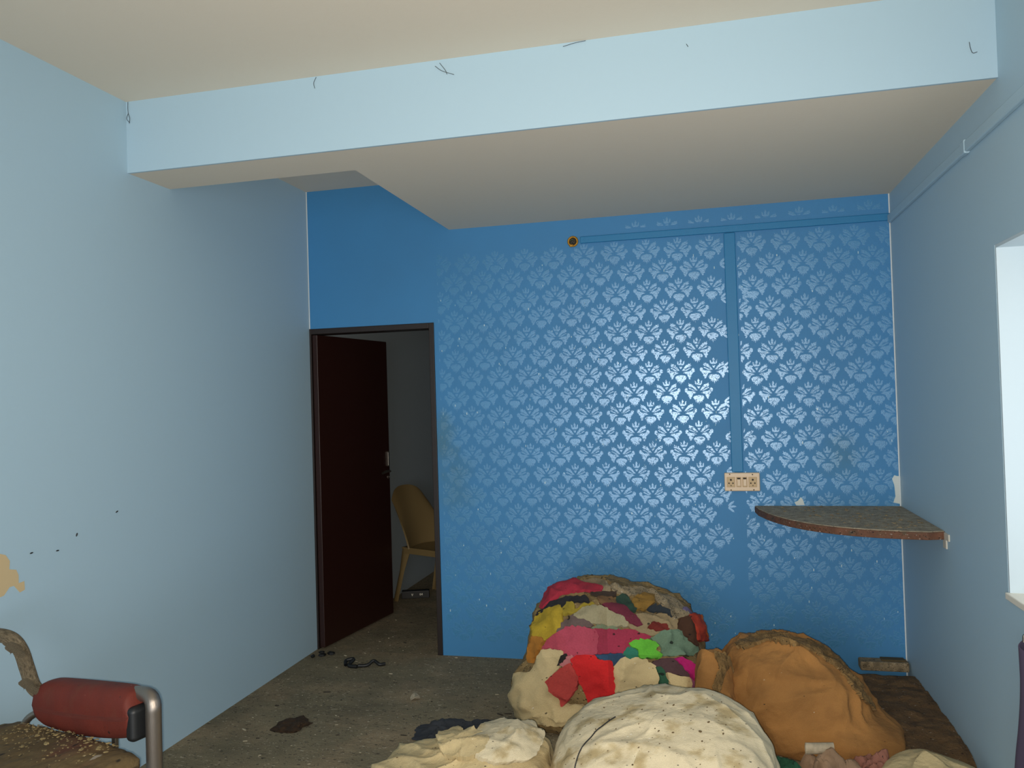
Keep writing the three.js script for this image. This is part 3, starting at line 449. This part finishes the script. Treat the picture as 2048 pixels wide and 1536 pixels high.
{
  const t = thing('rag_bundle', 'big dusty bundle under the coloured rags, against the blue wall', 'bundle', at(BUNDLE));
  part('wrapping', blobMesh(BUNDLE), std({ map: scaled(T.dust, 1.5), color: 0xe0d4b4, roughness: 1, bumpMap: scaled(fineBump, 2), bumpScale: 0.006 }), t);
  const w = thing('white_sack', 'large whitish woven sack nearest the camera, in front of the red rag', 'sack', at(WHITE));
  part('sack_cloth', blobMesh(WHITE), M.sack, w);
  part('chips', scatter(WHITE, 10, 77, [-45, 45, 5, 60], 0.008), gritDark, w).userData.kind = 'stuff';
  part('grit', scatter(WHITE, 110, 3, [-60, 50, -20, 70], 0.0034), gritDark, w).userData.kind = 'stuff';
  const l = thing('cream_sack', 'low cream sack with a torn edge, lowest at the front left of the heap', 'sack', at(LEFT));
  part('sack_cloth', blobMesh(LEFT), M.cream, l);
  part('grit', scatter(LEFT, 60, 5, [-60, 50, -20, 70], 0.0034), gritDark, l).userData.kind = 'stuff';
  const b = thing('brown_sack', 'large brown sack slumped in front of the blue wall, dirt along its top', 'sack', at(BROWN));
  part('sack_cloth', blobMesh(BROWN), M.brown, b);
  const s = thing('small_brown_sack', 'narrow brown sack wedged between the rag bundle and the large brown sack', 'sack', at(SMALL));
  part('sack_cloth', blobMesh(SMALL), M.brown, s);
  const c = thing('cream_sack', 'flat cream sack on the floor at the foot of the right wall', 'sack', at(CREAM));
  part('sack_cloth', blobMesh(CREAM), M.cream, c);
}
//PATCHES
[
  [BUNDLE, 'grey_flap', 'grey-tan cloth flap folded over the very top of the rag bundle', clothMat(0x94866c), 0.01, [[-19, 55], [-5, 60], [1, 55], [3, 46], [-3, 44], [-4, 49], [-17, 53]]],
  [BUNDLE, 'crimson_cloth', 'crimson cloth over the top left shoulder of the rag bundle', clothMat(0xb02a42), 0.016, [[-47, 36], [-48, 52], [-39, 53], [-31, 66], [-17, 53], [-3, 49], [-3, 44], [-16, 43], [-27, 44], [-37, 38], [-46, 35]]],
  [BUNDLE, 'black_cloth', 'black cloth band just below the crimson cloth', clothMat(0x24242a), 0.012, [[-53, 33], [-46, 36], [-36, 38], [-25, 41], [-13, 39], [-12, 35], [-21, 36], [-27, 34], [-28, 29], [-32, 34], [-40, 32]]],
  [BUNDLE, 'yellow_cloth', 'mustard yellow cloth with a rough weave on the left side of the bundle', clothMat(0xb8a02c), 0.014, [[-54, 27], [-53, 33], [-40, 33], [-32, 34], [-29, 29], [-31, 21], [-34, 16], [-45, 11], [-51, 11], [-59, 13], [-59, 22]]],
  [BUNDLE, 'orange_cloth', 'orange-brown cloth hanging below the mustard yellow cloth', clothMat(0xb47a2c), 0.018, [[-59, 17], [-50, 15], [-44, 12], [-48, 7], [-54, 3], [-59, -2], [-62, 1], [-59, 9]]],
  [BUNDLE, 'yellow_strip', 'thin olive-yellow strip between the black cloth and the pale sage cloth', clothMat(0xa4922c), 0.012, [[-30, 28], [-27, 35], [-22, 35], [-21, 31], [-15, 34], [-9, 34], [-8, 31], [-15, 31], [-22, 27], [-28, 26]]],
  [BUNDLE, 'mauve_rag', 'dusky mauve-grey rag above the left end of the pink cloth', clothMat(0x6a5a58), 0.01, [[-31, 22], [-21, 26], [-12, 22], [-9, 20], [-19, 17], [-34, 15], [-32, 19]]],
  [BUNDLE, 'sage_cloth', 'pale sage-grey cloth across the middle top of the bundle', clothMat(0xa8a284), 0.012, [[-22, 25], [-16, 31], [-9, 32], [-1, 30], [4, 27], [13, 23], [14, 18], [4, 19], [-5, 21], [-13, 22]]],
  [BUNDLE, 'brown_scrap', 'brown-pink scrap at the top centre of the bundle', clothMat(0x80603e), 0.01, [[-6, 40], [4, 41], [7, 34], [-2, 32], [-5, 35]]],
  [BUNDLE, 'dark_strip', 'dark brown strip below the end of the crimson cloth', clothMat(0x42342a), 0.009, [[-11, 42], [-3, 44], [7, 46], [7, 42], [-5, 40], [-10, 40]]],
  [BUNDLE, 'maroon_cloth', 'long maroon cloth running down from the top centre', clothMat(0x74263e), 0.016, [[-3, 32], [6, 34], [14, 30], [20, 23], [23, 19], [19, 18], [13, 21], [8, 25], [2, 29]]],
  [BUNDLE, 'sequin_cloth', 'dark green cloth with bright sequins at the top of the bundle', clothMat(0x2c4a3c), 0.014, [[7, 41], [14, 44], [18, 34], [20, 29], [16, 28], [10, 30], [7, 35]]],
  [BUNDLE, 'ochre_cloth', 'ochre cloth near the top right of the bundle', clothMat(0x94722e), 0.012, [[18, 39], [25, 46], [33, 44], [31, 35], [26, 31], [21, 31], [17, 35]]],
  [BUNDLE, 'tan_cloth', 'tan dusty cloth across the right shoulder of the bundle', M.dust, 0.006, [[4, 53], [21, 54], [34, 51], [47, 47], [55, 39], [53, 28], [48, 26], [44, 25], [38, 31], [33, 45], [15, 45], [4, 46]]],
  [BUNDLE, 'navy_rag', 'dark navy rag lying across the tan cloth', clothMat(0x26303a), 0.014, [[28, 32], [32, 34], [38, 31], [43, 25], [37, 30], [32, 31]]],
  [BUNDLE, 'violet_scrap', 'small violet-grey scrap at the far right edge of the bundle', clothMat(0x6c6288), 0.01, [[51, 35], [56, 36], [59, 32], [52, 30]]],
  [BUNDLE, 'red_disc', 'dark red oval cloth in the middle right of the bundle', clothMat(0x74241c), 0.014, [[26, 18], [31, 22], [37, 21], [40, 17], [36, 16], [31, 17]]],
  [BUNDLE, 'beige_cloth', 'beige cloth around the dark red oval', clothMat(0x9c8c6c), 0.008, [[13, 23], [21, 26], [32, 30], [39, 27], [45, 25], [46, 18], [36, 15], [29, 14], [16, 16], [12, 19]]],
  [BUNDLE, 'dark_brown_cloth', 'dark brown cloth behind the red-orange cloth on the right', clothMat(0x4a2e1c), 0.014, [[46, 22], [48, 26], [52, 27], [57, 21], [58, 13], [61, 11], [56, 9], [52, 14], [46, 18]]],
  [BUNDLE, 'red_orange_cloth', 'red-orange cloth at the right edge of the bundle', clothMat(0xac3822), 0.02, [[51, 27], [68, 37], [68, 30], [72, 23], [78, 21], [59, 13], [57, 20]]],
  [BUNDLE, 'orange_scrap', 'bright orange scrap outermost on the right of the bundle', clothMat(0xb8642a), 0.024, [[69, 37], [69, 31], [70, 23], [76, 22], [65, 23]]],
  [BUNDLE, 'sage_scrap', 'grey-green scrap just above the pink cloth', clothMat(0x7c8c72), 0.01, [[-11, 18], [-3, 21], [4, 20], [10, 16], [-1, 16]]],
  [BUNDLE, 'magenta_cloth', 'dark magenta cloth at the right end of the pink cloth', clothMat(0xa2304e), 0.016, [[-9, 17], [8, 16], [18, 15], [29, 13], [27, 10], [16, 7], [14, 1], [3, 1], [-9, 1]]],
  [BUNDLE, 'pink_cloth', 'large dusty pink cloth across the middle of the bundle', clothMat(0xb84a62), 0.018, [[-46, 6], [-42, 11], [-34, 15], [-27, 19], [-9, 17], [-6, 12], [-8, 6], [-9, 0], [-30, 0], [-32, 4], [-46, 6]]],
  [BUNDLE, 'seagreen_cloth', 'grey sea-green cloth on the right side of the bundle', clothMat(0x6e8c78), 0.012, [[30, 12], [36, 16], [48, 18], [55, 12], [62, 9], [57, 3], [41, 1], [37, 2], [35, 8]]],
  [BUNDLE, 'teal_cloth', 'small teal cloth beside the lime green cloth', clothMat(0x2a7a68), 0.016, [[13, 4], [15, 7], [20, 3], [23, -2], [17, -3], [10, -1]]],
  [BUNDLE, 'lime_cloth', 'bright lime green cloth in the middle of the bundle', clothMat(0x66c23c), 0.022, [[14, 7], [21, 10], [30, 10], [35, 7], [32, 4], [37, 1], [35, -1], [22, -2], [20, 3]]],
  [BUNDLE, 'blue_cloth', 'dark blue cloth under the magenta cloth', clothMat(0x2a4e72), 0.012, [[-9, 1], [10, 2], [12, -1], [4, -7], [-8, -2]]],
  [BUNDLE, 'left_cream_cloth', 'tall cream cloth hanging down the lower left of the bundle', M.cream, 0.012, [[-70, -7], [-58, -8], [-52, 1], [-47, 6], [-39, 7], [-31, 5], [-32, 1], [-36, -6], [-43, -15], [-40, -24], [-33, -34], [-17, -38], [-20, -49], [-43, -44], [-74, -38], [-70, -16]]],
  [BUNDLE, 'cream_cloth', 'cream cloth in the lower middle, right of the bright red cloth', M.cream, 0.014, [[3, -9], [10, -2], [24, -2], [33, -7], [35, -20], [38, -23], [30, -30], [13, -35], [3, -35], [4, -18]]],
  [BUNDLE, 'pale_pink_rag', 'small pale pink rag above the coral red cloth', clothMat(0xc27a80), 0.018, [[-35, -5], [-30, 0], [-25, 0], [-26, -6], [-33, -8]]],
  [BUNDLE, 'black_scrap', 'small black scrap left of the pale pink rag', clothMat(0x201c1a), 0.016, [[-37, -6], [-33, 0], [-28, 2], [-21, 2], [-23, 0], [-30, 0], [-33, -5]]],
  [BUNDLE, 'red_cloth', 'bright red cloth hanging down the front of the bundle', clothMat(0xd01c20), 0.026, [[-26, -1], [-9, 0], [-7, -3], [2, -4], [4, -9], [4, -27], [-1, -34], [-5, -39], [-17, -39], [-18, -33], [-22, -21], [-24, -15], [-26, -7]]],
  [BUNDLE, 'coral_cloth', 'coral red leaf-shaped cloth left of the bright red cloth', clothMat(0xbc423e), 0.03, [[-43, -16], [-38, -11], [-27, -5], [-23, -15], [-26, -24], [-34, -34], [-37, -27]]],
  [BUNDLE, 'plum_cloth', 'plum-grey cloth behind the hot pink strip', clothMat(0x5c4248), 0.014, [[30, -5], [34, -2], [43, 0], [47, -5], [49, -11], [43, -11], [38, -10], [34, -7]]],
  [BUNDLE, 'green_strip', 'narrow dark green strip running down the lower right', clothMat(0x2c6048), 0.02, [[33, -7], [37, -6], [37, -11], [39, -17], [41, -23], [44, -23], [49, -22], [57, -22], [45, -27], [42, -26], [38, -23], [35, -20], [35, -14]]],
  [BUNDLE, 'ivory_cloth', 'small ivory cloth between the green strip and the hot pink strip', M.cream, 0.016, [[38, -10], [43, -11], [49, -11], [52, -21], [43, -23], [40, -17]]],
  [BUNDLE, 'violet_strip', 'pale violet-pink strip below the hot pink strip', clothMat(0x92527a), 0.018, [[49, -11], [53, -14], [56, -19], [59, -22], [55, -22], [51, -21]]],
  [BUNDLE, 'hot_pink_cloth', 'hot pink strip on the lower right of the bundle', clothMat(0xcc1a84), 0.026, [[43, -1], [47, 1], [51, -3], [55, -5], [55, -11], [61, -13], [61, -16], [57, -17], [52, -13], [48, -8], [47, -5]]],
  [BROWN, 'dirt_crust', 'rough grey-brown crust of dirt along the top of the large brown sack', M.crust, 0.01, [[-44, 51], [-33, 66], [-17, 73], [10, 61], [43, 67], [62, 41], [57, 9], [70, -5], [45, 3], [40, 23], [26, 38], [4, 42], [-20, 50], [-38, 43]]],
  [SMALL, 'tan_strip', 'tan rough strip between the narrow and the large brown sack', M.crust, 0.01, [[-1, 56], [12, 63], [34, 61], [25, 61], [14, 47], [4, 27], [-10, 30], [4, 45]]],
  [LEFT, 'torn_flap', 'torn frilled flap on top of the low cream sack', M.cream, 0.02, [[-43, 83], [-22, 101], [16, 60], [20, 38], [8, 33], [-16, 39]]],
  [LEFT, 'pale_flap', 'pale curled flap at the right top of the low cream sack', M.sack, 0.02, [[6, 45], [15, 92], [30, 79], [54, 70], [57, 48], [46, 28], [26, 25], [14, 31]]],
].forEach(([b, name, label, mat, lift, outline], i) => {              // every rag lies on its heap
  const m = mesh(name, patch(b, outline, lift, name === 'dirt_crust' ? { seed: i + 1, ragged: 3, wave: 0.014 } : { seed: i + 1 }), mat);
  const c = m.geometry; c.computeBoundingBox(); const o = c.boundingBox.getCenter(V(0, 0, 0)); c.translate(-o.x, -o.y, -o.z); m.position.copy(o);
  tag(m, label, name === 'dirt_crust' ? 'dirt' : 'cloth', b === BUNDLE ? 'rags on the bundle' : undefined);
});
//PATCHES_END

// ------------------------------------------------------------------ small things on the floor and the walls
{
  // loose soil along the right wall
  const g = sheet((u, v) => { const x = mix(2.96, XR - 0.002, u), z = 0.04 + v * 1.2, e = smooth(0, 0.35, u + 0.5 * fbm(x * 4, z * 4, 3, 3)) * smooth(0, 0.12, v) * smooth(0, 0.2, 1 - v); return V(x, 0.006 + e * (0.03 + 0.035 * fbm(x * 7, z * 7, 5, 4) + 0.03 * u), z); }, 60, 90, 0.008);
  tag(mesh('soil_heap', metreUV(g), M.soil), 'loose brown soil spread along the foot of the right wall', 'soil', undefined, 'stuff');
  const b = thing('wood_board', 'short dusty board end lying against the blue wall in the right corner', 'board', [3.4, 0.04, 0.06]);
  part('board', metreUV(rbox(3.27, 3.515, 0.055, 0.105, 0.01, 0.09, 0.008, 3)), M.dust, b); part('splinter', metreUV(rbox(3.38, 3.5, 0.105, 0.114, 0.02, 0.07, 0.003)), std({ color: 0x54482f, roughness: 0.9 }), b);
  // rags and paper at the bottom right
  const lay = (name, label, cat, mat, cx, cz, w, d, y, h, seed, turn = 0) => {
    const g2 = sheet((u, v) => { const a = Math.min(u, 1 - u, v, 1 - v), r = 0.78 + 0.5 * fbm(u * 4 + seed, v * 4, 2, 3), x = (u - 0.5) * w * r, z = (v - 0.5) * d * r; return V(x, y + h * smooth(0, 0.3, a) * (0.5 + 0.8 * Math.abs(noise(u * 2.2 + seed, v * 3, 1))) + 0.03 * fbm(u * 9, v * 9, seed, 4) * smooth(0, 0.2, a), z); }, 34, 28, 0.006).rotateY(turn).translate(cx, 0, cz);
    const c = g2; c.computeBoundingBox(); const o = c.boundingBox.getCenter(V(0, 0, 0)); c.translate(-o.x, -o.y, -o.z); const m = mesh(name, c, mat); m.position.copy(o); return tag(m, label, cat);
  };
  lay('green_cloth', 'dark green cloth on the floor between the whitish sack and the pinkish rag', 'cloth', clothMat(0x1f5a40), 2.74, 1.42, 0.3, 0.3, 0.02, 0.13, 2);
  lay('pinkish_rag', 'torn pinkish-grey rag on the floor in front of the large brown sack', 'cloth', clothMat(0x9a8068), 2.94, 1.38, 0.38, 0.28, 0.02, 0.15, 5, 0.2);
  lay('rose_rag', 'dusty rose rag beside the pinkish-grey rag, nearer the right wall', 'cloth', clothMat(0x9c6a5c), 3.1, 1.3, 0.24, 0.2, 0.02, 0.13, 9, 0.5);
  lay('grass_green_cloth', 'small grass-green cloth beside the flat cream sack', 'cloth', clothMat(0x2c6a24), 3.08, 1.5, 0.16, 0.14, 0.02, 0.1, 12);
  lay('navy_cloth', 'dark navy cloth lying on the floor behind the low cream sack', 'cloth', clothMat(0x343a44), 1.29, 1.12, 0.46, 0.3, 0.006, 0.05, 21, 0.3);
  lay('teal_scrap', 'small teal scrap on the floor at the left foot of the bundle', 'scrap', clothMat(0x1f6a52), 1.5, 1.06, 0.1, 0.08, 0.004, 0.05, 31);
  const roll = thing('paper_roll', 'small rolled piece of pale paper on the pinkish-grey rag', 'paper', [2.87, 0.12, 1.36]);
  part('roll', sheet((u, v) => V(2.84 + 0.11 * u, 0.15 + (0.016 + 0.006 * v) * Math.sin(v * 8.5), 1.36 + (0.016 + 0.006 * v) * Math.cos(v * 8.5) - 0.02 * u), 6, 40, 0.002), clothMat(0xd8ccb4), roll);
  // dark twisted scrap by the door
  const r = thing('dark_scrap', 'black twisted scrap lying on the floor in front of the doorway', 'scrap', [0.44, 0, 0.28]);
  part('strip', tube([[0.34, 0.012, 0.3], [0.33, 0.03, 0.27], [0.37, 0.034, 0.25], [0.36, 0.012, 0.3], [0.42, 0.01, 0.31]], 0.011, 40, 7), M.black, r);
  part('strip', tube([[0.42, 0.012, 0.3], [0.47, 0.012, 0.28], [0.5, 0.03, 0.25], [0.54, 0.014, 0.26], [0.57, 0.012, 0.24]], 0.01, 40, 7), M.black, r);
  tag(mesh('dark_crumbs', metreUV(merged([[0.02, 0.05], [0.05, 0.1], [0.0, 0.13], [0.09, 0.06]].map(([x, z], i) => new THREE.DodecahedronGeometry(0.014 + 0.004 * (i % 2)).scale(1.6, 0.7, 1).rotateY(i).translate(0.05 + x, 0.009, 0.03 + z)))), M.black), 'dark crumbs on the floor at the foot of the door frame', 'crumbs', undefined, 'stuff');
  const clump = new THREE.IcosahedronGeometry(0.08, 5), cp = clump.attributes.position;
  for (let i = 0; i < cp.count; i++) { const n = 1 + 0.9 * fbm(cp.getX(i) * 18, cp.getY(i) * 18, cp.getZ(i) * 18, 4); cp.setXYZ(i, cp.getX(i) * n, Math.max(0.001, cp.getY(i) * 0.28 * n), cp.getZ(i) * n * 1.1); }
  clump.computeVertexNormals(); const cl = mesh('dirt_clump', metreUV(clump), std({ map: scaled(T.soil, 3), color: 0x8a8070, roughness: 1 })); cl.position.set(0.46, 0, 1.15); tag(cl, 'low dark clump of dirt on the floor near the red chair', 'dirt');
  const disc = mesh('pale_scrap', sheet((u, v) => V((0.024 * u + 0.002) * Math.cos(v * 6.2832) * 1, 0.012 + 0.01 * Math.sin(v * 12), (0.024 * u + 0.002) * Math.sin(v * 6.2832) * 1.2), 5, 24, 0.003), clothMat(0xbdb7a4)); disc.position.set(0.94, 0, 0.72); tag(disc, 'small round pale scrap on the bare floor left of the bundle', 'scrap');
  // litter too small to count
  const R = rng(91), light = [], dark = [];
  for (let i = 0; i < 420; i++) { const x = 0.05 + R() * 1.6, z = -0.9 + R() * 2.9, s = 0.0015 + R() * R() * R() * 0.008; if (z < 0 && x > 0.8) continue; (R() < 0.45 ? light : dark).push(new THREE.DodecahedronGeometry(s).scale(1 + R() * 2.5, 0.5, 0.8).rotateY((R() - 0.5) * 1.2).translate(x, s * 0.3, z)); }
  tag(mesh('floor_litter', metreUV(merged(light)), std({ color: 0xb3aa92, roughness: 1 })), 'pale chips and bits of straw scattered over the floor', 'litter', undefined, 'stuff');
  tag(mesh('floor_litter', metreUV(merged(dark)), std({ color: 0x37322a, roughness: 1 })), 'dark crumbs of dirt scattered over the floor', 'litter', undefined, 'stuff');
  // dust threads and old cobweb on the beam
  const web = std({ color: 0x3c4248, roughness: 1 });
  const thread = (label, strands) => { const c = V(...strands[0][0]), t = thing('cobweb', label, 'cobweb', strands[0][0]); strands.forEach((s) => part('strand', tube(s, 0.0011, 18, 5), web, t)); };
  const z = ZB + 0.002;
  thread('dark dust thread hanging at the left end of the beam', [[[0.012, H2 - 0.002, z], [0.014, 2.95, z + 0.004], [0.012, 2.925, z]], [[0.012, 2.925, z], [0.022, 2.9, z + 0.003], [0.016, 2.88, z]], [[0.012, 2.925, z], [0.006, 2.9, z + 0.003], [0.02, 2.882, z]]]);
  thread('short curved dark thread on the left half of the beam', [[[0.94, 2.975, z], [0.93, 2.95, z + 0.004], [0.932, 2.928, z]]]);
  thread('forked cobweb threads on the middle of the beam', [[[1.47, 2.955, z], [1.5, 2.93, z + 0.004], [1.55, 2.91, z]], [[1.49, 2.965, z], [1.515, 2.93, z + 0.005], [1.52, 2.915, z]]]);
  thread('long faint thread along the top of the beam', [[[2.0, 2.965, z], [2.05, 2.972, z + 0.003], [2.09, 2.976, z]]]);
  thread('hooked dark thread at the right end of the beam', [[[3.438, 2.79, z], [3.44, 2.765, z + 0.004], [3.448, 2.75, z], [3.462, 2.752, z]]]);
  thread('tiny dark thread right of the middle of the beam', [[[2.472, 2.912, z], [2.478, 2.9, z + 0.002]]]);
  // dead insects stuck to the left wall
  const bug = (label, y, zz, a) => { const m = mesh('insect', new THREE.SphereGeometry(0.006, 10, 8).scale(0.5, 0.45, 1.3).rotateX(a), M.black); m.position.set(0.002, y, zz); tag(m, label, 'insect'); };
  bug('dark dead insect on the left wall, nearest the bare patch', 1.06, 2.245, 0.1); bug('dark dead insect on the left wall, right of the bare patch and lowest', 1.045, 2.12, 0); bug('dark dead insect on the left wall, above and right of the other two', 1.09, 2.02, 1.2); bug('dark dead insect on the left wall, topmost of the four', 1.15, 1.79, 0.4);
  // black thread lying over the whitish sack
  const pts = []; for (let i = 0; i <= 14; i++) { const k = i / 14, d = dirOf(mix(-34, -50, k) - 8 * Math.sin(k * 3), mix(44, -20, k)), p = WHITE.o.clone().addScaledVector(d, WHITE.R(d) + 0.003); pts.push([p.x, p.y, p.z]); }
  tag(mesh('black_thread', tube(pts, 0.0022, 60, 6), M.black), 'black thread lying down the left side of the whitish sack', 'thread');
}

// ------------------------------------------------------------------ the photographer's phone, whose flash lights the room from beside the lens
{
  const B = new THREE.Group(); B.name = 'phone'; B.position.copy(EYE); B.quaternion.copy(camera.quaternion); scene.add(B); tag(B, 'dark phone taking the picture, its small flash lit, out of frame', 'phone');
  mesh('body', rbox(-0.02, 0.14, -0.05, 0.03, 0.012, 0.02, 0.003), M.black, B);
  mesh('flash_lamp', new THREE.CylinderGeometry(0.004, 0.004, 0.002, 16).rotateX(Math.PI / 2).translate(-0.012, -0.012, 0.011), std({ color: 0xffffff, emissive: 0xffe6c4, emissiveIntensity: 4 }), B);
  const f = new THREE.SpotLight(new THREE.Color().setRGB(1, 0.87, 0.72), 22, 0, 1.05, 0.9, 2), off = (z) => V(-0.012, -0.012, z).applyQuaternion(camera.quaternion).add(EYE);
  f.position.copy(off(0.004)); f.target.position.copy(off(-3)); scene.add(f.target); f.target.name = 'flash_aim'; f.castShadow = true; f.shadow.radius = 0.4; f.name = 'flash'; scene.add(f);
}
renderer.render(scene, camera);
